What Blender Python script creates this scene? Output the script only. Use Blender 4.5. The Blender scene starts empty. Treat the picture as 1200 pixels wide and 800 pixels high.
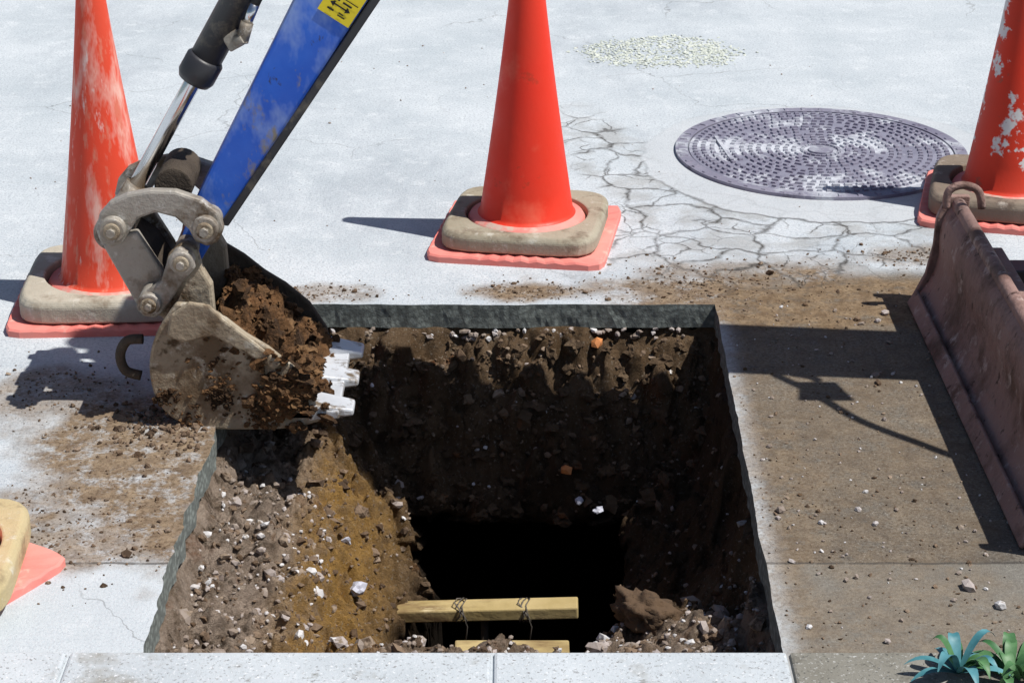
import bpy, math, random
import numpy as np
from mathutils import Vector, noise, Matrix
random.seed(7); rng=np.random.default_rng(7)
S=bpy.context.scene
# ---------- survey helpers: photogrammetric solve of camera -> real world metres ----------
H=1.587
def G(x,y,z=0.0):
    v=y+653.0; q=(H-z)/H
    return ((x-600)/(0.58*v)*q,(4652/v-0.674)*q,z)
def PL(x,y,Y):
    v=y+653.0; Y0=4652/v-0.674; q=Y/Y0
    return ((x-600)/(0.58*v)*q, H*(1-q))
# ---------- materials ----------
def lin(c): return tuple(c)+(1,) if len(c)==3 else c
class MB:
    def __init__(s,name,rough=.8,metal=0,spec=.3):
        s.m=bpy.data.materials.new(name); s.m.use_nodes=True
        s.nt=s.m.node_tree; s.N=s.nt.nodes; s.L=s.nt.links
        s.b=s.N['Principled BSDF']; s.b.inputs['Roughness'].default_value=rough
        s.b.inputs['Metallic'].default_value=metal
        s.b.inputs['Specular IOR Level'].default_value=spec
        s.tc=s.N.new('ShaderNodeTexCoord').outputs['Object']
        s.hs=[]
    def noise(s,scale,detail=4,rough=.6,off=0,dist=0,stretch=None):
        v=s.tc
        if off or stretch:
            mp=s.N.new('ShaderNodeMapping'); mp.inputs['Location'].default_value=(off,off*1.7,off*.6)
            if stretch: mp.inputs['Scale'].default_value=stretch
            s.L.new(s.tc,mp.inputs[0]); v=mp.outputs[0]
        n=s.N.new('ShaderNodeTexNoise'); n.inputs['Scale'].default_value=scale
        n.inputs['Detail'].default_value=detail; n.inputs['Roughness'].default_value=rough
        n.inputs['Distortion'].default_value=dist
        s.L.new(v,n.inputs['Vector']); return n.outputs['Fac']
    def vor(s,scale,feat='F1',off=0):
        n=s.N.new('ShaderNodeTexVoronoi'); n.feature=feat; n.inputs['Scale'].default_value=scale
        s.L.new(s.tc,n.inputs['Vector']); return n.outputs
    def rng(s,v,a,b,c=0,d=1):
        r=s.N.new('ShaderNodeMapRange'); r.inputs[1].default_value=a; r.inputs[2].default_value=b
        r.inputs[3].default_value=c; r.inputs[4].default_value=d; s.L.new(v,r.inputs[0]); return r.outputs[0]
    def math(s,op,a,b=None):
        m=s.N.new('ShaderNodeMath'); m.operation=op
        for i,k in enumerate((a,b)):
            if k is None: continue
            if isinstance(k,(int,float)): m.inputs[i].default_value=k
            else: s.L.new(k,m.inputs[i])
        return m.outputs[0]
    def attr(s,n):
        a=s.N.new('ShaderNodeAttribute'); a.attribute_name=n; return a.outputs['Fac']
    def mix(s,f,a,b):
        m=s.N.new('ShaderNodeMix'); m.data_type='RGBA'
        if isinstance(f,(int,float)): m.inputs[0].default_value=f
        else: s.L.new(f,m.inputs[0])
        for i,k in ((6,a),(7,b)):
            if isinstance(k,(tuple,list)): m.inputs[i].default_value=lin(k)
            else: s.L.new(k,m.inputs[i])
        return m.outputs[2]
    def col(s,c):
        if isinstance(c,(tuple,list)): s.b.inputs['Base Color'].default_value=lin(c)
        else: s.L.new(c,s.b.inputs['Base Color'])
    def bump(s,h,strength,dist):
        b=s.N.new('ShaderNodeBump'); b.inputs['Strength'].default_value=strength; b.inputs['Distance'].default_value=dist
        s.L.new(h,b.inputs['Height'])
        if s.hs: s.L.new(s.hs[-1],b.inputs['Normal'])
        s.hs.append(b.outputs[0]); s.L.new(b.outputs[0],s.b.inputs['Normal'])
def M(name,c1,c2,scale=20,rough=.8,metal=0,bump=.3,bs=80,bd=.003,layers=(),spec=.3,stretch=None,tone=None,rvar=0):
    k=MB(name,rough,metal,spec)
    c=k.mix(k.rng(k.noise(scale,5),.3,.7),c1,c2)
    if tone:
        t=k.attr('tone')
        c=k.mix(k.rng(t,.35,.6),c,tone[0]); c=k.mix(k.rng(t,.7,.9),c,tone[1])
    for i,(lc,ls,lo,hi) in enumerate(layers):
        c=k.mix(k.rng(k.noise(ls,5,.68,off=3.1*(i+1),stretch=stretch),lo,hi),c,lc)
    k.col(c)
    if rvar:
        r=k.rng(k.noise(12,5,.7,off=40),.35,.65,rough,min(1,rough+rvar)); k.L.new(r,k.b.inputs['Roughness'])
    if bump: k.bump(k.noise(bs,4,.7,off=9),bump,bd)
    return k.m
# ---------- geometry ----------
def empty(name,loc=(0,0,0)):
    e=bpy.data.objects.new(name,None); e.location=loc; S.collection.objects.link(e); e.empty_display_size=.1; return e
import bmesh
def mesh(name,vs,fs,mat,parent=None,smooth=False,bevel=0,seg=2):
    me=bpy.data.meshes.new(name); me.from_pydata([tuple(map(float,v)) for v in vs],[],[tuple(map(int,f)) for f in fs]); me.validate(); me.update()
    if len(fs)<5000:
        bm=bmesh.new(); bm.from_mesh(me); bmesh.ops.recalc_face_normals(bm,faces=bm.faces); bm.to_mesh(me); bm.free()
    ob=bpy.data.objects.new(name,me); S.collection.objects.link(ob)
    if mat: me.materials.append(mat)
    if smooth:
        me.polygons.foreach_set('use_smooth',[True]*len(me.polygons))
    if bevel:
        b=ob.modifiers.new('b','BEVEL'); b.width=bevel; b.segments=seg; b.limit_method='ANGLE'; b.angle_limit=math.radians(35)
    if parent: ob.parent=parent
    return ob
def prism(name,pts,y0,y1,mat,parent=None,bevel=.003):
    n=len(pts); vs=[(x,y0,z) for x,z in pts]+[(x,y1,z) for x,z in pts]
    fs=[list(range(n))[::-1],list(range(n,2*n))]+[(i,(i+1)%n,n+(i+1)%n,n+i) for i in range(n)]
    return mesh(name,vs,fs,mat,parent,bevel=bevel)
def box(name,c,d,mat,parent=None,bevel=.003,rot=None):
    vs=[Vector(((i&1)-.5,((i>>1)&1)-.5,((i>>2)&1)-.5)) for i in range(8)]
    vs=[Vector((v.x*d[0],v.y*d[1],v.z*d[2])) for v in vs]
    if rot is not None: vs=[rot@v for v in vs]
    vs=[v+Vector(c) for v in vs]
    fs=[(0,2,3,1),(4,5,7,6),(0,1,5,4),(2,6,7,3),(0,4,6,2),(1,3,7,5)]
    return mesh(name,vs,fs,mat,parent,bevel=bevel)
def tube(name,pts,rs,mat,parent=None,seg=24,cap=True,bevel=0):
    pts=[Vector(p) for p in pts]
    if not hasattr(rs,'__len__'): rs=[rs]*len(pts)
    vs=[];fs=[]
    up=Vector((0,1,0))
    for i,p in enumerate(pts):
        a=pts[max(i-1,0)]; b=pts[min(i+1,len(pts)-1)]
        if (b-a).length<1e-7: a=pts[0]; b=pts[-1]
        t=(b-a).normalized()
        u=t.cross(up)
        if u.length<1e-3: u=t.cross(Vector((1,0,0)))
        u.normalize(); w=t.cross(u)
        for k in range(seg):
            an=2*math.pi*k/seg
            vs.append(p+(u*math.cos(an)+w*math.sin(an))*rs[i])
    for i in range(len(pts)-1):
        for k in range(seg):
            fs.append((i*seg+k,i*seg+(k+1)%seg,(i+1)*seg+(k+1)%seg,(i+1)*seg+k))
    if cap: fs.append(list(range(seg))[::-1]); fs.append([(len(pts)-1)*seg+k for k in range(seg)])
    ob=mesh(name,vs,fs,mat,parent,bevel=bevel)
    for p in ob.data.polygons: p.use_smooth=len(p.vertices)==4
    return ob
def boss(name,x,z,y0,y1,r,mat,parent,seg=28):
    return tube(name,[(x,y0,z),(x,y1,z)],r,mat,parent,seg,bevel=.003)
def ico(sub):
    bm=bmesh.new(); bmesh.ops.create_icosphere(bm,subdivisions=sub,radius=1)
    v=np.array([a.co[:] for a in bm.verts]); f=np.array([[q.index for q in a.verts] for a in bm.faces]); bm.free(); return v,f
ICO={1:ico(1),2:ico(2),3:ico(3),4:ico(4)}
def lumps(name,items,mat,sub=1,jit=.22,parent=None,smooth=False,flat=(.5,1.0),amp=.9):
    V,F=ICO[sub]; vs=[];fs=[];tn=[];n=0
    for (x,y,z,r) in items:
        if sub<2: d=V*(1+rng.normal(0,jit,(len(V),1)))
        else:
            o=rng.uniform(0,50,3)
            d=V*np.array([1+amp*.6*noise.fractal(Vector((p*1.3+o).tolist()),.55,2.1,5) for p in V])[:,None]
        sc=np.array([rng.uniform(.65,1.35),rng.uniform(.65,1.35),rng.uniform(*flat)])*r
        a=rng.uniform(0,6.28); b=rng.uniform(-.6,.6)
        R=np.array(Matrix.Rotation(a,3,'Z')@Matrix.Rotation(b,3,'X'))
        vs.append((d*sc)@R.T+np.array([x,y,z])); fs.append(F+n); n+=len(V); tn.append(np.full(len(V),rng.random(),np.float32))
    ob=mesh(name,np.concatenate(vs),np.concatenate(fs),mat,parent,smooth)
    a=ob.data.attributes.new('tone','FLOAT','POINT'); a.data.foreach_set('value',np.concatenate(tn))
    return ob
def sstep(t): t=np.clip(t,0,1); return t*t*(3-2*t)
# ---------- pit limits ----------
YF,YB=2.607,3.932; XL,XR=-.519,.396
def shear(X,Y): return X+.015*(Y-3.27)
# ============ GROUND ============
def gaps(a,b,first,ratio=1.35):
    out=[a]; st=first
    while abs(out[-1]-a)<abs(b-a): out.append(out[-1]+math.copysign(st,b-a)); st*=ratio
    return out[1:]
st=.0145
xs=list(np.arange(XL,-1.4,-st))[::-1][:-1]+list(np.linspace(XL,XR,90))+list(np.arange(XR,1.4,st))[1:]
xs=gaps(xs[0],-200,st)[::-1]+xs+gaps(xs[-1],200,st)
ys=list(np.arange(YF,2.2,-st))[::-1][:-1]+list(np.linspace(YF,YB,130))+list(np.arange(YB,6.8,st*1.3))[1:]
ys=gaps(ys[0],-200,st)[::-1]+ys+gaps(ys[-1],300,st)
xs=np.array(xs); ys=np.array(ys)
GX,GY=np.meshgrid(xs,ys); nx,ny=len(xs),len(ys)
fall=np.clip(1.5-abs(GX),0,1)*np.clip(7-GY,0,1)
PX=GX+.015*(GY-3.27)*fall; PY=GY.copy(); PZ=np.zeros_like(GX)
ix0=int(np.argmin(abs(xs-XL))); ix1=int(np.argmin(abs(xs-XR))); iy0=int(np.argmin(abs(ys-YF))); iy1=int(np.argmin(abs(ys-YB)))
def jit(p,amp,f): return amp*noise.fractal(Vector((p*f,3.3,amp*100)),.8,2,5)
for j in range(iy0,iy1+1):
    PX[j,ix0]+=jit(ys[j],.011,9); PX[j,ix1]+=jit(ys[j]+9,.003,9)
for i in range(ix0,ix1+1):
    PY[iy1,i]+=jit(xs[i]+4,.004,8)
dirt=np.zeros_like(GX); asph=np.zeros_like(GX); crk=np.zeros_like(GX)
nearm=(abs(GX)<2.5)&(GY>1.5)&(GY<7)
def ell(X,Y,c,a,b,rot=0):
    dx=X-c[0]; dy=Y-c[1]; ca,sa=math.cos(rot),math.sin(rot)
    return math.hypot((dx*ca+dy*sa)/a,(-dx*sa+dy*ca)/b)
blobs=[(G(165,555),.20,.33,.3,1.0),(G(110,640),.16,.1,0,.8),(G(620,343),.13,.05,0,1.0),(G(800,340),.16,.07,0,.9),(G(930,350),.42,.17,0,1.0),
       (G(1000,470),.5,.5,0,.45),(G(890,560),.10,.6,0,.6),(G(1000,600),.3,.3,0,.4),(G(60,460),.12,.12,0,.7),(G(350,345),.14,.05,0,.6),
       (G(840,322),.2,.09,0,.7),(G(1080,300),.14,.06,0,.7),(G(1000,740),.5,.12,0,.4),(G(40,600),.12,.12,0,.7),(G(200,500),.12,.12,0,.9)]
for j in range(ny):
    for i in range(nx):
        if not nearm[j,i]: continue
        x,y=GX[j,i],GY[j,i]
        w=noise.fractal(Vector((x*4,y*4,0)),1,2,4)*.35; w2=noise.fractal(Vector((x*14,y*14,5)),1,2,3)*.3
        d=0
        for c,a,b,r,s in blobs:
            e=ell(x,y,c,a,b,r)+w+w2
            d=max(d,s*min(1,max(0,(1.25-e)/.5)))
        dirt[j,i]=d
        e=(x-.40)/.03; t=(4.12+w*.30+w2*.08-y)/.10
        asph[j,i]=min(1,max(0,e))*min(1,max(0,t))
        e=min(ell(x,y,G(870,275),.46,.34),ell(x,y,G(720,190),.12,.45,.3))+w
        crk[j,i]=min(1,max(0,(1.15-e)/.35))
idx=np.arange(nx*ny).reshape(ny,nx)
vs=np.stack([PX,PY,PZ],-1).reshape(-1,3)
keep=np.ones((ny-1,nx-1),bool); keep[iy0:iy1,ix0:ix1]=False
q=np.stack([idx[:-1,:-1],idx[:-1,1:],idx[1:,1:],idx[1:,:-1]],-1)[keep]
fl=q.tolist()
per=[(j,ix0) for j in range(iy0,iy1)]+[(iy1,i) for i in range(ix0,ix1)]+[(j,ix1) for j in range(iy1,iy0,-1)]+[(iy0,i) for i in range(ix1,ix0,-1)]
vl=vs.tolist(); n0=len(vl)
TH=.05
LV=[(-.010,.15),(-.028,.35),(-TH,.6)]
prev=[int(idx[p]) for p in per]
for li,(zz,am) in enumerate(LV):
    cur=[]
    for k,(j,i) in enumerate(per):
        p=vl[idx[j,i]]
        ox=.005*am*noise.fractal(Vector((p[0]*25,p[1]*25,zz*60)),.7,2,4); oy=.005*am*noise.fractal(Vector((p[0]*25+9,p[1]*25,zz*60)),.7,2,4)
        cur.append(len(vl)); vl.append([p[0]+ox,p[1]+oy,zz])
    for k in range(len(per)):
        k2=(k+1)%len(per); fl.append([prev[k],prev[k2],cur[k2],cur[k]])
    prev=cur
k=MB('ground_concrete',.85,0,.2)
dA,dD,dC=k.attr('dirt'),k.attr('asph'),k.attr('crk')
sep=k.N.new('ShaderNodeSeparateXYZ'); k.L.new(k.tc,sep.inputs[0])
base=k.mix(k.rng(k.noise(3,6,.7),.35,.65),(.47,.52,.555),(.60,.64,.67))
base=k.mix(k.rng(k.noise(2.2,6,.75,off=5,stretch=(1,.5,1)),.50,.66,0,.6),base,(.36,.40,.44))
base=k.mix(k.rng(k.noise(13,5,.75,off=15),.54,.66,0,.5),base,(.70,.73,.75))
fine=k.noise(170,3,.75,off=2)
base=k.mix(k.rng(fine,.50,.62,0,.6),base,(.27,.30,.34))
base=k.mix(k.rng(k.noise(330,2,.7,off=8),.58,.68,0,.65),base,(.76,.77,.78))
gut=k.math('LESS_THAN',sep.outputs[1],2.869)
base=k.mix(k.math('MULTIPLY',gut,.5),base,(.56,.61,.64))
asp=k.mix(k.rng(k.noise(6,6,.75,off=1),.3,.7),(.12,.112,.10),(.225,.21,.18))
asp=k.mix(k.rng(k.vor(210)[0],.10,.28,.7,0),asp,(.44,.42,.37))
asp=k.mix(k.rng(fine,.47,.6,0,.8),asp,(.055,.05,.045))
asp=k.mix(k.rng(k.noise(9,5,.75,off=14),.52,.66,0,.7),asp,(.085,.073,.06))
asp=k.mix(k.math('MULTIPLY',gut,.4),asp,(.29,.28,.25))
base=k.mix(dD,base,asp)
dn=k.noise(30,5,.75,off=4)
dc=k.mix(k.rng(dn,.35,.65),(.14,.09,.05),(.30,.215,.13))
dcf=k.math('MULTIPLY',dA,k.rng(k.noise(22,6,.8,off=7),.28,.50,.0,1))
base=k.mix(k.rng(dcf,0,1,0,.95),base,dc)
grn=k.rng(k.noise(120,3,.75,off=21),.5,.6,0,1)
base=k.mix(k.math('MULTIPLY',k.math('MULTIPLY',dA,grn),.6),base,(.085,.055,.03))
wn=k.N.new('ShaderNodeTexNoise'); wn.inputs['Scale'].default_value=7; wn.inputs['Detail'].default_value=5; k.L.new(k.tc,wn.inputs['Vector'])
vm=k.N.new('ShaderNodeVectorMath'); vm.operation='MULTIPLY_ADD'; vm.inputs[1].default_value=(.16,.16,0); k.L.new(wn.outputs['Color'],vm.inputs[0]); k.L.new(k.tc,vm.inputs[2])
def crack(scale,wd):
    v=k.N.new('ShaderNodeTexVoronoi'); v.voronoi_dimensions='2D'; v.feature='DISTANCE_TO_EDGE'; v.inputs['Scale'].default_value=scale; k.L.new(vm.outputs[0],v.inputs['Vector'])
    return k.rng(v.outputs[0],0,wd,1,0)
wv=k.noise(11,3,off=6)
c1=k.math('MULTIPLY',k.math('MULTIPLY',crack(7.5,.060),dC),k.rng(wv,.35,.6,.6,1))
c1b=k.math('MULTIPLY',k.math('MULTIPLY',crack(15,.06),dC),k.rng(k.noise(5,3,off=16),.46,.55,0,.9))
c2=k.math('MULTIPLY',k.math('MULTIPLY',crack(2.1,.005),k.rng(k.noise(1.6,3,.5,off=31),.52,.58)),.5)
j1=k.math('LESS_THAN',k.math('ABSOLUTE',k.math('SUBTRACT',k.math('ADD',sep.outputs[1],k.math('MULTIPLY',k.noise(15,3),.012)),2.875)),.0032)
ck=k.math('MAXIMUM',k.math('MAXIMUM',k.math('MAXIMUM',c1,c1b),c2),k.math('MULTIPLY',j1,.7))
ckm=k.math('MULTIPLY',ck,k.rng(k.noise(40,3,off=2),.3,.5,.45,1))
cx=k.N.new('ShaderNodeVectorMath'); cx.operation='DISTANCE'; cx.inputs[1].default_value=(.755,4.86,0); k.L.new(k.tc,cx.inputs[0])
rd=k.math('ADD',cx.outputs['Value'],k.math('MULTIPLY',k.noise(9,3),.06))
col=k.rng(rd,.468,.478,1,0)
base=k.mix(k.math('MULTIPLY',col,.5),base,(.52,.54,.56))
rg=k.math('MULTIPLY',k.rng(k.math('ABSOLUTE',k.math('SUBTRACT',rd,.475)),0,.008,1,0),k.rng(sep.outputs[1],4.5,4.95,1,.1))
base=k.mix(k.math('MULTIPLY',rg,.85),base,(.08,.08,.08))
ckm2=k.math('MULTIPLY',ckm,k.rng(col,0,1,1,.15))
# weathered darker patch where the surface has broken up
base=k.mix(k.math('MULTIPLY',k.math('MULTIPLY',dC,k.rng(wv,.45,.62)),k.rng(col,0,1,.45,.05)),base,(.27,.26,.24))
base=k.mix(ckm2,base,(.06,.055,.05))
geo=k.N.new('ShaderNodeNewGeometry'); s2=k.N.new('ShaderNodeSeparateXYZ'); k.L.new(geo.outputs['True Normal'],s2.inputs[0])
side=k.math('LESS_THAN',k.math('ABSOLUTE',s2.outputs[2]),.6)
base=k.mix(side,base,k.mix(k.rng(k.vor(90)[0],.2,.6),(.27,.30,.28),(.15,.165,.155)))
k.col(base)
k.bump(k.math('ADD',k.noise(240,3,.85),k.math('MULTIPLY',k.noise(4,3,.6,off=3),1.5)),.7,.003)
gr=mesh('ground',vl,fl,k.m)
for nm,ar in (('dirt',dirt),('asph',asph),('crk',crk)):
    a=gr.data.attributes.new(nm,'FLOAT','POINT'); full=np.zeros(len(vl),np.float32); full[:nx*ny]=ar.reshape(-1)
    a.data.foreach_set('value',full)
# ============ SOIL PIT ============
NX,NY=330,470
sx=np.linspace(XL-.012,XR+.012,NX); sy=np.linspace(YF-.012,YB+.012,NY)
SX,SY=np.meshgrid(sx,sy)
n1=np.zeros_like(SX); n2=np.zeros_like(SX); n3=np.zeros_like(SX); n4=np.zeros_like(SX); n5=np.zeros_like(SX)
def clod(x,y,f,z=0):
    d=noise.voronoi(Vector((x*f,y*f,z)))[0]
    return max(0,1-d[0]*1.6)
for j in range(NY):
    for i in range(NX):
        x,y=SX[j,i],SY[j,i]
        a=noise.fractal(Vector((x*6,y*6,1)),1,2,4); b=noise.fractal(Vector((x*6,y*6,21)),1,2,4)
        c=noise.fractal(Vector((x*22,y*22,3)),.7,2.1,6)
        n1[j,i]=a; n2[j,i]=b; n3[j,i]=c
        xx=x+.012*c; yy=y+.012*b
        n4[j,i]=clod(xx,yy,17,a); n5[j,i]=clod(xx,yy,42,b)
dl=SX-XL+n1*.05; dr=XR-SX+n2*.05; df=SY-YF+n2*.05; db=YB-SY+n1*.05
zl=np.interp(dl,[-.1,0,.03,.16,.24,.33,.38],[-.05,-.06,-.10,-.15,-.25,-.36,-1.1])
zr=np.interp(dr,[-.1,0,.02,.06,.12,.19,.24],[-.05,-.07,-.17,-.25,-.31,-.36,-1.1])
frx=np.clip((SX-.10)/.2,0,1)*.16
zf=np.interp(df-frx,[-.3,0,.03,.20,.36,.40,.44],[-.09,-.09,-.12,-.16,-.20,-.27,-1.1])
zb=np.interp(db,[-.1,0,.02,.08,.16,.24,.28],[-.04,-.05,-.08,-.16,-.31,-.38,-1.1])
SZ=np.maximum.reduce([zl,zr,zf,zb])
edge=np.minimum.reduce([SX-XL,XR-SX,SY-YF,YB-SY]); em=np.clip(edge/.03,0,1)
bk=np.clip((SY-3.45)/.25,0,1)*.8+.3
cl=n4**.7*.045*bk+n5*.016
SZ=SZ+em*(n3*.024+n1*.03+cl-.018)
SZ=np.where(edge<.004,np.minimum(SZ,-.047),SZ); SZ=np.minimum(SZ,-.047-.02*em)
dz=sstep((-.34-SZ)/.22)
QX=SX+.015*(SY-3.27)+dz*np.clip((SX-.0)/.2,0,1)*.10+em*n3*.012
QY=SY+dz*np.clip((SY-3.15)/.5,0,1)*.42+em*(n2*.01-n4*.025*bk)
vs=np.stack([QX,QY,SZ],-1).reshape(-1,3)
id2=np.arange(NX*NY).reshape(NY,NX)
fs=np.stack([id2[:-1,:-1],id2[:-1,1:],id2[1:,1:],id2[1:,:-1]],-1).reshape(-1,4)
k=MB('soil',.95,0,.1)
oc=k.attr('ochre'); dp=k.attr('deep_shade'); dy=k.attr('dry')
c=k.mix(k.rng(k.noise(9,5,.7),.35,.65),(.11,.068,.036),(.19,.13,.08))
c=k.mix(dy,c,k.mix(k.rng(k.noise(20,5,.75,off=3),.35,.6),(.19,.14,.10),(.40,.315,.25)))
c=k.mix(k.rng(k.noise(28,5,.75,off=5),.52,.64,0,.8),c,(.045,.03,.018))
c=k.mix(k.math('MULTIPLY',oc,k.rng(k.noise(14,4,.7,off=9),.3,.55,.3,1)),c,(.36,.21,.065))
c=k.mix(k.rng(k.noise(5,5,.7,off=12),.58,.68,0,.6),c,(.15,.058,.022))
c=k.mix(k.rng(k.noise(150,3,.7,off=15),.59,.68,0,.6),c,(.36,.32,.26))
c=k.mix(dp,c,(.013,.009,.006))  # recess darkening and pit shade painted into the soil colour
k.col(c)
k.bump(k.noise(50,5,.8,off=2),.9,.012)
k.bump(k.noise(200,4,.85,off=6),1.0,.006)
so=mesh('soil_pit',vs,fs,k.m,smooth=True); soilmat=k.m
och=sstep((-.17-SX)/.12)*sstep((SX+.42)/.1)*sstep((3.75-SY)/.2)
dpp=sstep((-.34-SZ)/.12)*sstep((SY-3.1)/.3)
shade=np.clip(sstep((SX+.25)/.3)*sstep((SY-3.1)/.3)*sstep((3.84-SY)/.10),0,1)*.5  # painted shade across the middle and right of the pit
dry=np.maximum(sstep((-.26-SX)/.12)*sstep((3.7-SY)/.2),sstep((3.02-SY)/.12)*.8)*sstep((SZ+.34)/.08)
for nm,ar in (('ochre',och),('deep_shade',np.maximum(dpp,shade)),('dry',dry)):
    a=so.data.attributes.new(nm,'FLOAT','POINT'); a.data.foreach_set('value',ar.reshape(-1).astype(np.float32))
def soil_at(x,y):
    i=int(np.clip(np.searchsorted(sx,x),0,NX-1)); j=int(np.clip(np.searchsorted(sy,y),0,NY-1))
    return QX[j,i],QY[j,i],SZ[j,i]
m_peb=M('gravel_stone',(.32,.27,.23),(.22,.17,.14),35,.85,bump=.5,bs=150,tone=[(.40,.35,.33),(.62,.61,.61)],layers=[((.22,.17,.12),60,.55,.65)])
m_clod=M('soil_clod',(.15,.10,.065),(.25,.18,.125),20,.95,bump=.9,bs=120,bd=.004,tone=[(.11,.07,.042),(.30,.23,.17)],layers=[((.07,.045,.028),22,.5,.6)])
m_clodd=M('soil_clod_dark',(.065,.042,.023),(.13,.085,.05),30,.95,bump=1,bs=170,bd=.006,tone=[(.09,.058,.033),(.19,.13,.08)],layers=[((.17,.07,.025),12,.58,.68)])
it=[];it2=[];it3=[]
while len(it)<1700:
    x=rng.uniform(XL+.01,XR-.01); y=rng.uniform(YF+.01,YB-.01)
    front=(x<-.32 and y<3.45) or y<2.98 or (x>.17 and y<3.2)
    if not front and rng.random()>.06: continue
    X,Y,Z=soil_at(x,y)
    if Z<-.34: continue
    r=min(.016,.0026*math.exp(abs(rng.normal(0,.62))))
    it.append((X,Y,Z+r*.2,r))
while len(it2)<2600:
    x=rng.uniform(XL+.01,XR-.01); y=rng.uniform(YF+.01,YB-.01)
    X,Y,Z=soil_at(x,y)
    if Z<-.36 or (x>-.2 and 3.1<y<3.8 and rng.random()<.75): continue
    r=min(.016,.0026*math.exp(abs(rng.normal(0,.65)))); it2.append((X,Y,Z+r*.1,r))
while len(it3)<420:
    x=rng.uniform(-.40,XR-.02); y=rng.uniform(3.66,YB-.01)
    X,Y,Z=soil_at(x,y)
    if Z<-.36: continue
    r=.004*math.exp(abs(rng.normal(0,.7))); r=min(r,.018); it3.append((X,Y,Z-r*.1,r))
lumps('gravel',it,m_peb,1,.15)
lumps('soil_crumbs',it2,m_clod,1,.25)
lumps('soil_clods',it3,m_clodd,2,amp=1.4)
p=G(757,725,-.17)
lumps('rock',[(p[0],p[1],-.160,.048)],m_clod,4,smooth=True,amp=.7,flat=(.6,.7))
it=[(rng.uniform(XL+.02,XR-.02),YB-.004+rng.uniform(-.004,.004),rng.uniform(-.075,-.052),rng.uniform(.003,.009)) for _ in range(110)]
lumps('base_course_gravel',it,m_peb,1,.15)
m_or=M('brick_chip',(.62,.24,.07),(.5,.2,.08),20,.8)
lumps('brick_fragment',[(.17,3.90,-.07,.014),(.105,3.70,-.255,.012)],m_or,1)
m_wh=M('plaster_chip',(.6,.62,.70),(.45,.45,.52),20,.7,bump=.6)
lumps('plaster_fragment',[(.13,3.66,-.30,.011),(.165,3.64,-.31,.009),(-.27,3.23,-.25,.016),(-.3,3.35,-.22,.011)],m_wh,2)
it=[];it2=[]
while len(it)<2200:
    c,a,b,r,s=blobs[rng.integers(0,len(blobs))]
    x=c[0]+rng.normal(0,a*.6); y=c[1]+rng.normal(0,b*.6)
    if shear(XL,y)-.012<x<shear(XR,y)+.008 and YF-.01<y<YB+.008: continue
    if y<2.62: continue
    r=min(.008,.0012*math.exp(abs(rng.normal(0,.6)))); it.append((x,y,r*.3,r))
for _ in range(300):
    x=rng.uniform(.42,1.0); y=rng.uniform(2.63,4.0); r=min(.009,.0016*math.exp(abs(rng.normal(0,.65)))); it2.append((x,y,r*.4,r))
for _ in range(120):
    x=rng.uniform(-1.2,1.0); y=rng.uniform(4.0,6); r=rng.uniform(.001,.003); it2.append((x,y,r*.4,r))
for a,b,r in ((1135,690,.011),(1172,712,.009),(915,600,.008)):
    g=G(a,b); it2.append((g[0],g[1],r*.4,r))
lumps('spilled_soil',it,m_clod,1,.25); lumps('loose_stones',it2,m_peb,1,.15)
m_gp=M('gravel_pale',(.66,.68,.62),(.48,.52,.45),60,.9,bump=.3)
c=G(780,62); it=[]
for _ in range(1500):
    a=rng.uniform(0,6.28); rr=math.sqrt(rng.random())**.8*(1+.25*noise.noise(Vector((math.cos(a)*1.5,math.sin(a)*1.5,0))))
    it.append((c[0]+.225*rr*math.cos(a)+rng.normal(0,.02),c[1]+.15*rr*math.sin(a)+rng.normal(0,.015),.001,rng.uniform(.0025,.0055)))
lumps('gravel_patch',it,m_gp,1,.2,flat=(.3,.5))
# ============ KERB ============
m_kerb=M('granite_kerb',(.44,.48,.51),(.56,.60,.63),5,.85,bump=.6,bs=220,bd=.002,layers=[((.28,.27,.24),4,.55,.66),((.68,.70,.72),160,.58,.66),((.20,.20,.20),190,.57,.66),((.16,.15,.12),9,.62,.68)])
m_kerb2=M('granite_kerb_shaded',(.19,.18,.15),(.28,.27,.24),5,.85,bump=.6,bs=220,bd=.002,layers=[((.10,.09,.07),6,.52,.64),((.46,.46,.44),160,.58,.66),((.08,.08,.07),190,.56,.66)])  # darkened granite: a shadow lying on the kerb is put into its colour
kb=empty('kerb')
js=[-3.0,-2.4,-1.83,-1.23,-.63,-.028,.392,.99,1.59,2.2,3.0]
for a,b in zip(js[:-1],js[1:]):
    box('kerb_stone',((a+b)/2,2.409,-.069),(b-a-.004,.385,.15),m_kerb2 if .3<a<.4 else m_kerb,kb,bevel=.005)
# ============ MANHOLE ============
mh=empty('manhole_cover')
m_iron=M('cast_iron',(.20,.19,.26),(.32,.31,.38),6,.6,.3,bump=.5,bs=120,layers=[((.50,.52,.57),7,.52,.60),((.12,.11,.15),11,.6,.7)])
m_iron2=M('cast_iron_low',(.27,.27,.34),(.17,.17,.23),9,.75,.1,bump=.5,bs=120,layers=[((.54,.56,.61),7,.50,.60)])
mc=(.749,4.913)
def disc(name,r,z0,z1,mat,par,n=96,rin=0):
    vs=[];fs=[]
    for rr,zz in ((r,z0),(r,z1),(rin,z1),(rin,z0)):
        for i in range(n): a=2*math.pi*i/n; vs.append((mc[0]+rr*math.cos(a),mc[1]+rr*math.sin(a),zz))
    for b in range(4):
        for i in range(n):
            j=(i+1)%n; b2=(b+1)%4; fs.append((b*n+i,b*n+j,b2*n+j,b2*n+i))
    return mesh(name,vs,fs,mat,par)
disc('frame_ring',.352,0,.008,m_iron,mh,rin=.322)
disc('lid',.3185,0.001,.006,m_iron2,mh,rin=.0001)
vs=[];fs=[]
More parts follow.
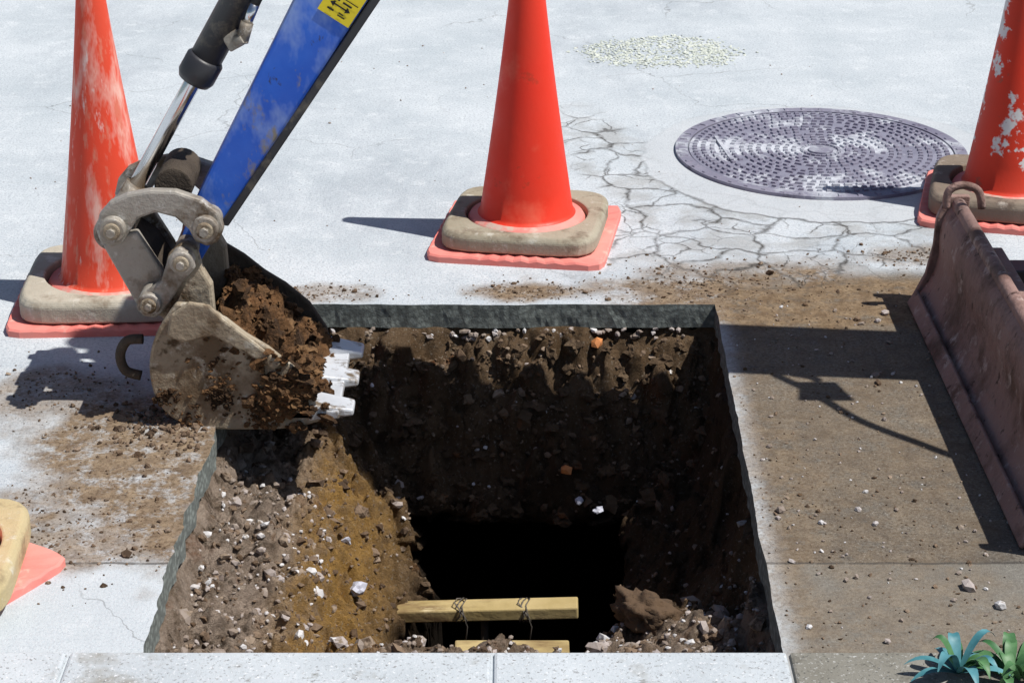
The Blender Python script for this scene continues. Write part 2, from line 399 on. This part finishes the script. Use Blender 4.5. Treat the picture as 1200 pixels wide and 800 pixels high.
def blk(cx,cy,a,l,w,z0=.0055,z1=.0105):
    n=len(vs)
    for z,s in ((z0,1),(z1,.8)):
        for sx_,sy_ in ((-1,-1),(1,-1),(1,1),(-1,1)):
            u=sx_*l/2*s; v=sy_*w/2*s
            vs.append((cx+u*math.cos(a)-v*math.sin(a),cy+u*math.sin(a)+v*math.cos(a),z))
    fs.extend([(n+4,n+5,n+6,n+7)]+[(n+i,n+(i+1)%4,n+4+(i+1)%4,n+4+i) for i in range(4)])
for ri,r in enumerate([.065,.085,.105,.125,.15,.17,.19,.215,.24,.262,.284,.304]):
    w=.011; cnt=int(2*math.pi*r/(.021 if ri%3 else .028))
    for i in range(cnt):
        a=2*math.pi*(i+.5*(ri%2))/cnt
        if ri in (4,7) and i%6==0: continue
        blk(mc[0]+r*math.cos(a),mc[1]+r*math.sin(a),a+math.pi/2,.0125 if ri%3 else .020,w)
for i in range(48):
    a=2*math.pi*i/48
    blk(mc[0]+.337*math.cos(a),mc[1]+.337*math.sin(a),a,.02,.012,.0075,.0105)
for i in range(24):
    a=2*math.pi*i/24; blk(mc[0]+.045*math.cos(a),mc[1]+.045*math.sin(a),a+math.pi/2,.0105,.008)
mesh('tread_studs',vs,fs,m_iron,mh)
disc('centre_boss',.03,.0055,.010,m_iron,mh,n=32,rin=.0001)
box('lift_slot',(mc[0]-.235,mc[1]+.01,.0105),(.010,.19,.004),m_iron2,mh,bevel=.001,rot=Matrix.Rotation(.12,3,'Z'))
# ============ CONES ============
m_red=M('cone_plastic',(.86,.035,.014),(.78,.05,.02),4,.45,bump=.2,bs=40,bd=.002,spec=.4,layers=[((.85,.16,.09),5,.58,.80),((.45,.05,.02),16,.63,.75)],rvar=.25)
m_redw=M('cone_plastic_scuffed',(.84,.07,.03),(.72,.09,.045),4,.6,bump=.2,bs=60,bd=.002,stretch=(1.6,1.6,.4),layers=[((.86,.50,.42),9,.50,.64),((.75,.2,.13),30,.55,.65),((.35,.18,.12),12,.64,.72),((.88,.74,.68),17,.60,.68)])
m_redp=M('cone_plastic_patched',(.80,.05,.02),(.62,.06,.03),4,.55,bump=.2,bs=60,bd=.002,layers=[((.78,.76,.74),8,.57,.60),((.25,.12,.08),14,.60,.7)])
m_pink=M('cone_flange',(.80,.19,.16),(.82,.32,.27),8,.6,bump=.2,bs=60,layers=[((.62,.46,.38),14,.56,.68)])
m_wt=M('cone_weight_rubber',(.28,.24,.17),(.40,.36,.28),8,.9,bump=.6,bs=90,layers=[((.17,.13,.09),10,.52,.66),((.52,.50,.43),20,.58,.7)])
m_wtl=M('cone_weight_pale',(.38,.34,.27),(.50,.46,.38),8,.9,bump=.6,bs=90,layers=[((.24,.19,.14),10,.54,.68),((.60,.57,.50),20,.56,.7)])
m_wtd=M('cone_weight_dark',(.17,.13,.10),(.27,.22,.17),8,.9,bump=.6,bs=90,layers=[((.10,.07,.055),10,.55,.68),((.40,.35,.30),25,.6,.7)])
m_wty=M('cone_weight_yellowish',(.45,.36,.18),(.52,.43,.26),8,.9,bump=.6,bs=90,layers=[((.26,.20,.12),10,.52,.66),((.6,.56,.45),20,.58,.7)])
def sq(n,half,p,rot=0):
    o=[]
    for i in range(n):
        a=2*math.pi*i/n; c,s=math.cos(a),math.sin(a)
        r=half/((abs(c)**p+abs(s)**p)**(1/p)); x,y=r*c,r*s
        o.append((x*math.cos(rot)-y*math.sin(rot),x*math.sin(rot)+y*math.cos(rot)))
    return o
def cone(px,py,rotdeg,mred,mw,wh=.038,h=.70,rb=.100,wr=.168,pl=.19,wrot=0,woff=(0,0)):
    x,y,_=G(px,py); e=empty('traffic_cone',(x,y,0)); e.rotation_euler=(0,0,math.radians(rotdeg))
    n=72
    P=sq(n,pl,14); vs=[];fs=[]
    prof=[(1,.0),(1,.012),(.985,.016)]
    for s,z in prof: vs+= [(a*s,b*s,z+.002*math.sin(3*i)) if z>0 else (a*s,b*s,z) for i,(a,b) in enumerate(P)]
    for b in range(2): fs+=[(b*n+i,b*n+(i+1)%n,(b+1)*n+(i+1)%n,(b+1)*n+i) for i in range(n)]
    vs.append((0,0,.016)); fs+=[(2*n+i,2*n+(i+1)%n,3*n) for i in range(n)]
    mesh('base_plate',vs,fs,m_pink,e)
    O=sq(n,wr,6,math.radians(wrot)); vs=[];fs=[]; z0=.019
    hr=.132
    rings=[[(a,b,z0) for a,b in O],[(a,b,z0+wh*.75) for a,b in O],[(a*.95,b*.95,z0+wh) for a,b in O]]
    rings+=[[(hr*math.cos(2*math.pi*i/n+math.radians(wrot)),hr*math.sin(2*math.pi*i/n+math.radians(wrot)),z) for i in range(n)] for z in (z0+wh,z0)]
    for r in rings: vs+=[(p[0]+woff[0],p[1]+woff[1],p[2]) for p in r]
    for b in range(5):
        b2=(b+1)%5; fs+=[(b*n+i,b*n+(i+1)%n,b2*n+(i+1)%n,b2*n+i) for i in range(n)]
    mesh('weight',vs,fs,mw,e,bevel=.004)
    prof=[(.127,.017),(.127,.046),(.122,.054),(.106,.058),(rb,.066)]
    for i in range(1,13):
        t=i/12; prof.append((rb+(.019-rb)*t-(.004*math.sin(math.pi*t)),.066+(h-.066)*t))
    prof+= [(.015,h+.004),(.012,h-.02)]
    vs=[];fs=[]
    for r,z in prof: vs+=[(r*math.cos(2*math.pi*i/n),r*math.sin(2*math.pi*i/n),z) for i in range(n)]
    for b in range(len(prof)-1): fs+=[(b*n+i,b*n+(i+1)%n,(b+1)*n+(i+1)%n,(b+1)*n+i) for i in range(n)]
    o=mesh('body',vs,fs,mred,e,smooth=True)
    o.data.materials.append(m_pink)
    for p in o.data.polygons:
        if p.center.z<.060: p.material_index=1
    return e
cone(617,277,-9,m_red,m_wt)
cone(134,352,3,m_redw,m_wtl,wh=.045,wr=.170)
cone(1180,242,-14,m_redp,m_wtd,wh=.045,wr=.172)
cone(-98,682,58,m_redw,m_wty,wr=.160,pl=.165,wrot=-55,wh=.045)
# ============ EXCAVATOR ============
ex=empty('excavator')
m_blue=M('blue_paint',(.012,.085,.52),(.03,.16,.70),5,.40,bump=.15,bs=50,bd=.002,spec=.5,stretch=(1,1,.6),rvar=.35,layers=[((.34,.45,.72),7,.47,.70),((.24,.21,.17),12,.55,.63),((.04,.03,.03),26,.63,.69)])
m_steel=M('dirty_steel',(.30,.27,.22),(.44,.41,.37),9,.55,.3,bump=.6,bs=70,bd=.004,layers=[((.13,.09,.055),9,.48,.62),((.56,.54,.50),30,.58,.68)])
m_bkt=M('bucket_steel',(.28,.22,.15),(.42,.36,.27),7,.7,.15,bump=.7,bs=60,bd=.005,layers=[((.16,.11,.065),8,.50,.62),((.08,.05,.025),11,.57,.63),((.52,.48,.40),25,.58,.7)])
m_mud=M('bucket_inside',(.055,.042,.032),(.10,.078,.058),9,.85,.1,bump=.9,bs=50,bd=.008)
m_bright=M('worn_steel',(.55,.57,.60),(.76,.78,.81),12,.45,.3,bump=.5,bs=60,bd=.003,layers=[((.2,.15,.1),18,.54,.64)])
m_chrome=M('chrome_rod',(.72,.73,.75),(.6,.62,.65),8,.18,1.0,bump=.03)
m_black=M('black_paint',(.018,.018,.022),(.035,.035,.04),9,.45,bump=.2,bs=60,layers=[((.14,.12,.09),14,.56,.70)],spec=.5)
m_rubber=M('hose_rubber',(.015,.015,.016),(.03,.03,.03),20,.6)
m_blade=M('blade_steel',(.25,.145,.12),(.36,.235,.205),5,.7,.1,bump=.7,bs=60,bd=.005,layers=[((.13,.072,.055),8,.48,.64),((.48,.38,.34),22,.56,.68),((.09,.05,.04),30,.6,.66)])
YC=3.52
ya=YC-.05
pts=[PL(218,262,ya),PL(210,285,ya),PL(200,303,ya),PL(212,322,ya),PL(232,312,ya),PL(262,262,ya),PL(430,4,ya)]
pts+=[(0.0,1.08),(.10,1.36),(.05,1.42),(-.04,1.38),(-.177,1.08),PL(345,0,ya),PL(228,236,ya)]
arm=prism('arm',pts,ya,YC+.05,m_blue,ex,bevel=.006)
wp=[PL(258,262,ya),PL(268,264,ya),PL(443,4,ya)]
u=(wp[2][0]-wp[1][0],wp[2][1]-wp[1][1]); 
wp=[wp[0],wp[1],(wp[1][0]+u[0]*1.9,wp[1][1]+u[1]*1.9),(wp[1][0]+u[0]*1.9-.016,wp[1][1]+u[1]*1.9)]
prism('arm_lower_flange',wp,ya-.008,YC+.058,m_black,ex,bevel=.002)
m_yel=M('label_yellow',(.85,.66,.02),(.80,.62,.03),10,.5,bump=0,layers=[((.5,.4,.1),40,.62,.7)])
m_ink=M('label_ink',(.01,.01,.01),(.02,.02,.02),10,.6,bump=0)
def onarm(px,off): x,z=PL(px[0],px[1],ya); return (x,ya-off,z)
lab=[(372,10),(408,33),(448,-28),(412,-51)]
mesh('warning_label',[onarm(p,.003) for p in lab],[(0,1,2,3)],m_yel,ex)
A=Vector(onarm(lab[0],.0045)); B=Vector(onarm(lab[1],.0045)); D=Vector(onarm(lab[3],.0045))
def lq(u0,v0,u1,v1,nm='label_mark'):
    f=lambda u,v:A+(B-A)*u+(D-A)*v
    mesh(nm,[f(u0,v0),f(u1,v0),f(u1,v1),f(u0,v1)],[(0,1,2,3)],m_ink,ex)
def lt(a,b,c):
    f=lambda t:A+(B-A)*t[0]+(D-A)*t[1]
    mesh('label_arrow',[f(a),f(b),f(c)],[(0,1,2)],m_ink,ex)
lq(.08,.36,.92,.375)
lq(.3,.21,.7,.235);lt((.18,.22),(.32,.17),(.32,.275));lt((.82,.22),(.68,.17),(.68,.275));lq(.2,.10,.4,.13);lq(.55,.08,.78,.10);lq(.55,.12,.70,.14);lq(.5,.29,.78,.32);lq(.25,.29,.4,.32)
bp=[(-.03,1.36),(.10,1.50),(.40,1.62),(.80,1.62),(1.15,1.42),(1.45,1.05),(1.75,.58),(1.62,.50),(1.32,.90),(1.02,1.22),(.75,1.38),(.45,1.38),(.18,1.30),(.04,1.27)]
prism('boom',bp,YC-.105,YC+.105,m_blue,ex,bevel=.01)
tube('boom_cylinder',[(1.50,YC,.50),(1.25,YC,.85),(.95,YC,1.18)],.035,m_black,ex)
def bez(P,n=16):
    P=[Vector(p) for p in P]; out=[]
    for s in range(len(P)-1):
        p0=P[max(s-1,0)];p1=P[s];p2=P[s+1];p3=P[min(s+2,len(P)-1)]
        for i in range(n):
            t=i/n; out.append(.5*((2*p1)+(p2-p0)*t+(2*p0-5*p1+4*p2-p3)*t*t+(3*p1-p0-3*p2+p3)*t**3))
    out.append(P[-1]); return out
tube('boom_hose',bez([(1.1,YC-.1,1.1),(1.12,YC-.17,1.03),(1.13,YC-.27,.93),(1.19,YC-.36,.87),(1.24,YC-.42,.83),(1.34,YC-.46,.80)],6),.010,m_rubber,ex,seg=10)
tube('shadow_caster',[(1.09,YC-.11,.95),(1.09,YC-.19,.94)],[.03,.045],m_black,ex)  # unseen, added with its bracket to cast the blob shadow beside the pit
tube('shadow_caster_bracket',bez([(1.09,YC-.10,.95),(1.12,YC-.10,1.02),(1.15,YC-.10,1.15)],5),.010,m_black,ex,seg=10)
tube('arm_cylinder',[(.0,YC,1.47),(.3,YC,1.70),(.75,YC,1.74)],.035,m_black,ex)
yc=YC
def P3(x,y,Y): a=PL(x,y,Y); return Vector((a[0],Y,a[1]))
r0=P3(152,232,yc); r1=P3(228,93,yc); dirc=(r1-r0).normalized()
tube('cylinder_rod',[r0,r0+dirc*.5],.0145,m_chrome,ex)
tube('cylinder_barrel',[r1,r1+dirc*.62],.028,m_black,ex)
tube('cylinder_gland',[r1-dirc*.004,r1+dirc*.006,r1+dirc*.04,r1+dirc*.045],[.028,.033,.033,.029],m_black,ex)
b=r1+dirc*.085
box('port_block',b+Vector((.030,-.012,0)),(.03,.028,.03),m_steel,ex,rot=Matrix.Rotation(-.5,3,'Y'))
tube('hose_fitting',[b+Vector((.035,-.025,0)),b+Vector((.05,-.035,.008))],.010,m_steel,ex,seg=6)
tube('hose_nut',[b+Vector((.045,-.03,.0)),b+Vector((.056,-.03,.034))],.011,m_steel,ex,seg=6)
tube('hose_ferrule',[b+Vector((.056,-.03,.034)),b+Vector((.07,-.03,.065))],.009,m_chrome,ex,seg=14)
h0=b+Vector((.07,-.03,.065))
tube('cylinder_hose',bez([h0,h0+dirc*.05,h0+dirc*.2+Vector((.012,0,0)),h0+dirc*.5],6),.0085,m_rubber,ex,seg=12)
boss('rod_eye',*PL(134,268,yc),yc-.03,yc+.03,.032,m_steel,ex)
tube('rod_end',[P3(134,268,yc),r0+dirc*.03],[.026,.02],m_steel,ex)
arch=[(112,270),(116,252),(128,238),(148,229),(175,224),(205,225),(235,235),(256,251),(262,270),(256,284),(243,290),(228,284),(221,270),(205,256),(182,250),(162,257),(152,272),(144,286),(130,291),(117,285)]
for y0,y1,nm in ((YC-.105,YC-.082,'guide_link_near'),(YC+.082,YC+.105,'guide_link_far')):
    prism(nm,[PL(x,y,YC-.105) for x,y in arch],y0,y1,m_steel,ex,bevel=.005)
for (x,y) in ((131,271),(240,270)):
    X_,Z_=PL(x,y,YC-.12)
    boss('link_pin',X_,Z_,YC-.122,YC+.125,.0225,m_steel,ex); boss('pin_cap',X_,Z_,YC-.128,YC-.121,.015,m_bkt,ex)
    tube('pin_bolt',[(X_,YC-.137,Z_),(X_,YC-.127,Z_)],.008,m_steel,ex,seg=6)
boss('arm_bush',*PL(205,215,YC-.04),YC-.06,YC+.06,.033,m_mud,ex)
bl=[(120,288),(140,276),(160,272),(190,318),(196,338),(188,362),(170,368),(160,358)]
for y0,y1 in ((YC-.08,YC-.058),(YC+.058,YC+.08)):
    prism('bucket_link',[PL(x,y,YC-.08) for x,y in bl],y0,y1,m_steel,ex,bevel=.004)
prism('bucket_link_web',[PL(x,y,YC-.08) for x,y in [(150,285),(172,300),(196,338),(170,345)]],YC-.058,YC+.058,m_mud,ex)
dog=[(198,300),(210,288),(226,294),(230,312),(218,326),(196,358),(184,370),(168,368),(163,352),(172,340),(190,326)]
ears=[(196,300),(212,286),(230,294),(236,315),(248,335),(252,375),(240,400),(200,400),(190,372),(168,368),(163,352),(176,342),(192,328)]
for y0,y1 in ((YC-.11,YC-.084),(YC+.084,YC+.11)):
    prism('bucket_ear',[PL(x,y,YC-.11) for x,y in ears],y0,y1,m_bkt,ex,bevel=.006)
prism('bucket_ear_dogbone',[PL(x,y,YC-.115) for x,y in dog],YC-.128,YC-.112,m_steel,ex,bevel=.004)
for (x,y) in ((213,307),(175,356)):
    X_,Z_=PL(x,y,YC-.13)
    boss('bucket_pin',X_,Z_,YC-.14,YC+.13,.0205,m_steel,ex); boss('pin_cap',X_,Z_,YC-.146,YC-.139,.014,m_bkt,ex)
    tube('pin_bolt',[(X_,YC-.154,Z_),(X_,YC-.145,Z_)],.007,m_steel,ex,seg=6)
hk=[PL(x,y,YC) for x,y in ((178,372),(160,374),(152,390),(158,408),(176,414))]
tube('bucket_hook',bez([(a,YC-.1,b) for a,b in hk],5),.009,m_mud,ex,seg=12)
yn,yf=3.362,3.678
def smooth_poly(P,n=4):
    V=[Vector((a,b,0)) for a,b in P]; return [(v.x,v.y) for v in bez(V,n)]
bkpx=smooth_poly([(206,356),(186,385),(176,415),(176,445),(186,474),(208,494),(245,503),(300,504),(345,502),(376,494)])
side=bkpx+[(366,462),(345,432),(315,408),(288,392),(262,372),(238,358)]
sp=[PL(x,y,yn) for x,y in side]
prism('bucket_side_near',sp,yn,yn+.014,m_bkt,ex,bevel=.004)
prism('bucket_side_far',sp,yf-.014,yf,m_mud,ex,bevel=.004)
back=sp[:len(bkpx)]
vs=[];fs=[]
cxm=sum(p[0] for p in sp)/len(sp); czm=sum(p[1] for p in sp)/len(sp)
nb=len(back)
for y in (yn+.0145,yf-.0145):
    for s in (0.98,.91):
        for a,b in back: vs.append((cxm+(a-cxm)*s,y,czm+(b-czm)*s))
for i in range(nb-1):
    fs+=[(i,i+1,2*nb+i+1,2*nb+i),(nb+i,nb+i+1,3*nb+i+1,3*nb+i)]
fs+=[(0,nb,3*nb,2*nb),(nb-1,2*nb-1,4*nb-1,3*nb-1)]
mesh('bucket_shell',vs,fs,m_mud,ex)
ck=[(200,368),(222,352),(246,356),(262,372),(300,400),(330,424),(322,432),(288,412),(250,392),(215,400),(196,392)]
prism('bucket_cheek',[PL(x,y,yn) for x,y in ck],yn-.010,yn-.001,m_bkt,ex,bevel=.004)
lx,lz=PL(362,494,yn)
box('cutting_lip',(lx+.006,(yn+yf)/2,.021),(.095,yf-yn,.016),m_bright,ex,bevel=.003)
for t in (.10,.5,.90):
    y=yn+(yf-yn)*t
    vs=[(lx,y-.034,.010),(lx,y+.034,.010),(lx,y+.034,.042),(lx,y-.034,.042),(lx+.078,y-.024,.016),(lx+.078,y+.024,.016),(lx+.078,y+.024,.028),(lx+.078,y-.024,.028)]
    mesh('tooth',vs,[(0,1,2,3),(4,5,6,7),(0,1,5,4),(1,2,6,5),(2,3,7,6),(3,0,4,7)],m_bright,ex,bevel=.004)
m_bs=M('bucket_soil',(.10,.05,.02),(.20,.10,.042),14,.95,bump=1,bs=110,bd=.01,tone=[(.14,.075,.033),(.23,.13,.06)],layers=[((.05,.027,.013),14,.48,.6)])
vs=[];fs=[];NU,NV=70,64
for i in range(NU):
    t=i/(NU-1)
    a=PL(244+t*132,382+t*104,yn)
    for j in range(NV):
        w=j/(NV-1); y=yn+.004+(yf-yn-.022)*w
        n_=noise.fractal(Vector((a[0]*20,y*20,4)),.7,2,6)
        c_=clod(a[0]+.01*n_,y,24,1)**.7*.042+clod(a[0],y+.01*n_,60,3)*.016
        hump=.040*math.sin(math.pi*min(1,t*1.05))**.6*(.35+.65*math.sin(math.pi*min(1,.1+w*.85)))
        e=min(1,w*10+.35)
        vs.append((a[0]+.35*(c_+n_*.012),y-(.3*(c_) if w<.5 else 0)*e,a[1]-.022+(hump+n_*.022+c_)*e))
for i in range(NU-1):
    for j in range(NV-1): fs.append((i*NV+j,(i+1)*NV+j,(i+1)*NV+j+1,i*NV+j+1))
bo=mesh('bucket_load_soil',vs,fs,m_bs,ex,smooth=True)
it=[]
for _ in range(420):
    v=vs[rng.integers(0,len(vs))]; r=min(.016,.003*math.exp(abs(rng.normal(0,.7)))); it.append((v[0],v[1],v[2]+r*.3,r))
for _ in range(170):
    a=PL(rng.normal(336,18),min(500,rng.normal(462,22)),yn); it.append((a[0],yn-.002,a[1],rng.uniform(.003,.013)))
lumps('bucket_clods',it,m_bs,2,parent=ex,amp=1.3)
it=[]
for cx_,cy_,n_,sp_ in ((258,462,110,11),(198,466,45,11),(305,486,80,14),(225,490,30,10),(250,430,25,30)):
    for _ in range(n_):
        a=PL(cx_+rng.normal(0,sp_*.7),min(499,cy_+rng.normal(0,sp_*.8)),yn); it.append((a[0],yn+.001,a[1],rng.uniform(.002,.006)))
lumps('bucket_mud',it,m_bs,2,parent=ex,amp=1.3)
it=[(a,b,c_,r) for a,b,c_,r in [(-.58+rng.normal(0,.08),3.36+rng.normal(0,.06),.002,rng.uniform(.002,.007)) for _ in range(260)]]
lumps('soil_under_bucket',[t for t in it if t[0]<-.535],m_clod,1)
# dozer blade
bpx=smooth_poly([(.800,.0),(.832,.05),(.846,.10),(.845,.145),(.852,.185),(.868,.208)],3)
bq=[(x+.016,z) for x,z in bpx][::-1]
prism('blade',bpx+bq,2.90,3.94,m_blade,ex,bevel=0)
for nm,y0,y1 in (('blade_end_plate',3.941,3.957),('blade_end_plate_near',2.883,2.899)):
    prism(nm,[(.798,0),(.825,.06),(.836,.12),(.838,.18),(.855,.225),(.90,.225),(.90,.10),(.85,0)],y0,y1,m_blade,ex)
tube('blade_top_rail',[(.878,2.90,.208),(.878,3.94,.208)],.014,m_blade,ex)
box('cutting_edge',(.800,3.42,.018),(.008,1.02,.034),m_blade,ex,rot=Matrix.Rotation(.5,3,'Y'))
tube('blade_lifting_eye',bez([(.845,3.90,.215),(.848,3.90,.25),(.875,3.90,.262),(.905,3.90,.25),(.915,3.90,.215)],5),.008,m_blade,ex,seg=12)
for y in (3.22,3.72):
    box('blade_arm',(1.15,y,.13),(.58,.06,.07),m_black,ex)
box('blade_cross',(.90,3.45,.13),(.05,.6,.12),m_blade,ex)
for y0,y1 in ((2.90,3.12),(3.86,4.08)):
    st_=[]
    for i in range(9):
        a=math.pi/2+math.pi*i/8; st_.append((1.62+.2*math.cos(a),.2+.2*math.sin(a)))
    for i in range(9):
        a=-math.pi/2+math.pi*i/8; st_.append((2.75+.2*math.cos(a),.2+.2*math.sin(a)))
    prism('track',st_,y0,y1,m_rubber,ex,bevel=.01)
    for i in range(22):
        box('track_lug',(1.6+.055*i,(y0+y1)/2,.405),(.025,y1-y0,.015),m_rubber,ex)
box('track_frame',(2.15,3.49,.24),(1.1,.8,.14),m_black,ex)
prism('house',[(1.75,.42),(3.0,.42),(3.0,1.05),(2.6,1.15),(1.95,1.0),(1.75,.8)],3.0,4.0,m_blue,ex,bevel=.04)
box('swing_bracket',(1.68,YC,.5),(.18,.16,.3),m_black,ex)
# ============ SHORING TIMBER ============
ti=empty('timber_shoring')
m_wood=M('timber',(.36,.27,.11),(.50,.39,.19),12,.85,bump=.6,bs=40,stretch=(.3,1,1),layers=[((.20,.13,.06),14,.48,.64),((.6,.5,.3),30,.6,.7)])
R=Matrix.Rotation(-.03,3,'Z')@Matrix.Rotation(-.045,3,'Y')
box('batten',(-.045,3.35,-.362),(.33,.042,.024),m_wood,ti,rot=R)
box('lower_board',(.0,3.035,-.254),(.19,.04,.014),m_wood,ti)
m_wire=M('wire',(.10,.09,.08),(.18,.16,.14),30,.6,.4,bump=0)
for x in (-.10,.015):
    c=Vector((x,3.35,-.362)); pts=[]
    for i in range(30):
        a=i*.6; pts.append(c+Vector((.006*math.sin(i*1.7)+.0005*i,.028*math.cos(a),.019*math.sin(a))))
    pts+= [c+Vector((.01,-.04,.03)),c+Vector((.02,-.06,.0)),c+Vector((.015,-.05,-.05))]
    tube('tie_wire',pts,.0013,m_wire,ti,seg=6)
tube('support_rod',[(-.05,3.36,-.376),(-.05,3.37,-1.12)],.007,m_mud,ti,seg=10)
# ============ PLANT ============
g=G(1122,797)
pl=empty('weed_plant',(g[0],g[1],.006))
k=MB('leaf_green',.5,0,.4); c=k.mix(k.rng(k.noise(25,5),.35,.65),(.035,.12,.04),(.10,.23,.09)); k.col(c); m_leaf=k.m
k=MB('leaf_blue_green',.5,0,.4); c=k.mix(k.rng(k.noise(25,5),.35,.65),(.04,.17,.20),(.12,.32,.36)); k.col(c); m_leafb=k.m
def leaf(az,L,W,rise,mat,b=(0,0)):
    vs=[];fs=[];n=10; wob=rng.uniform(-.25,.25)
    for i in range(n):
        t=i/(n-1); w=W*max(.04,math.sin(math.pi*min(1,t*.9+.1)))**.8
        r=L*t; z=rise*math.sin(t*2.1)/.86-.02*t
        d=Vector((math.cos(az+wob*t),math.sin(az+wob*t),0)); s=Vector((-d.y,d.x,0))
        c=Vector((b[0],b[1],.005))+d*r*(1-.1*t)+Vector((0,0,z))
        vs+=[c-s*w+Vector((0,0,.35*w)),c,c+s*w+Vector((0,0,.35*w))]
    for i in range(n-1):
        for j in (0,1): fs.append((i*3+j,i*3+j+1,i*3+j+4,i*3+j+3))
    mesh('leaf',vs,fs,mat,pl,smooth=True)
for i in range(17):
    leaf(i*.43+rng.normal(0,.12),rng.uniform(.05,.09),rng.uniform(.006,.009),rng.uniform(.02,.06),m_leafb if i%3 else m_leaf,b=(0,0))
for i in range(22):
    leaf(i*.37+rng.normal(0,.12),rng.uniform(.04,.085),rng.uniform(.006,.010),rng.uniform(.02,.05),m_leaf,b=(.075+rng.normal(0,.01),-.01+rng.normal(0,.01)))
# ============ LIGHT ============
az=math.radians(15); el=math.radians(60)
d=Vector((math.cos(el)*math.cos(az),-math.cos(el)*math.sin(az),math.sin(el)))
sl=bpy.data.lights.new('sun','SUN'); sl.energy=5.0; sl.angle=math.radians(.5); sl.color=(1,.965,.91)
so_=bpy.data.objects.new('sun',sl); so_.rotation_euler=d.to_track_quat('Z','Y').to_euler(); so_.location=(3,0,5); S.collection.objects.link(so_)
w=bpy.data.worlds.new('World'); S.world=w; w.use_nodes=True
sk=w.node_tree.nodes.new('ShaderNodeTexSky'); sk.sky_type='NISHITA'; sk.sun_disc=False; sk.sun_elevation=el; sk.sun_rotation=math.atan2(d.x,d.y)
bg=w.node_tree.nodes['Background']; bg.inputs[1].default_value=.07; w.node_tree.links.new(sk.outputs[0],bg.inputs[0])
S.view_settings.view_transform='Standard'; S.view_settings.look='None'; S.view_settings.exposure=0
cam=bpy.data.cameras.new('camera'); cam.lens=74.5; cam.sensor_width=36; cam.clip_end=1000; cam.clip_start=.05
co=bpy.data.objects.new('camera',cam); co.location=(0,0,H); co.rotation_euler=(math.radians(90-22.98),0,0); S.collection.objects.link(co); S.camera=co
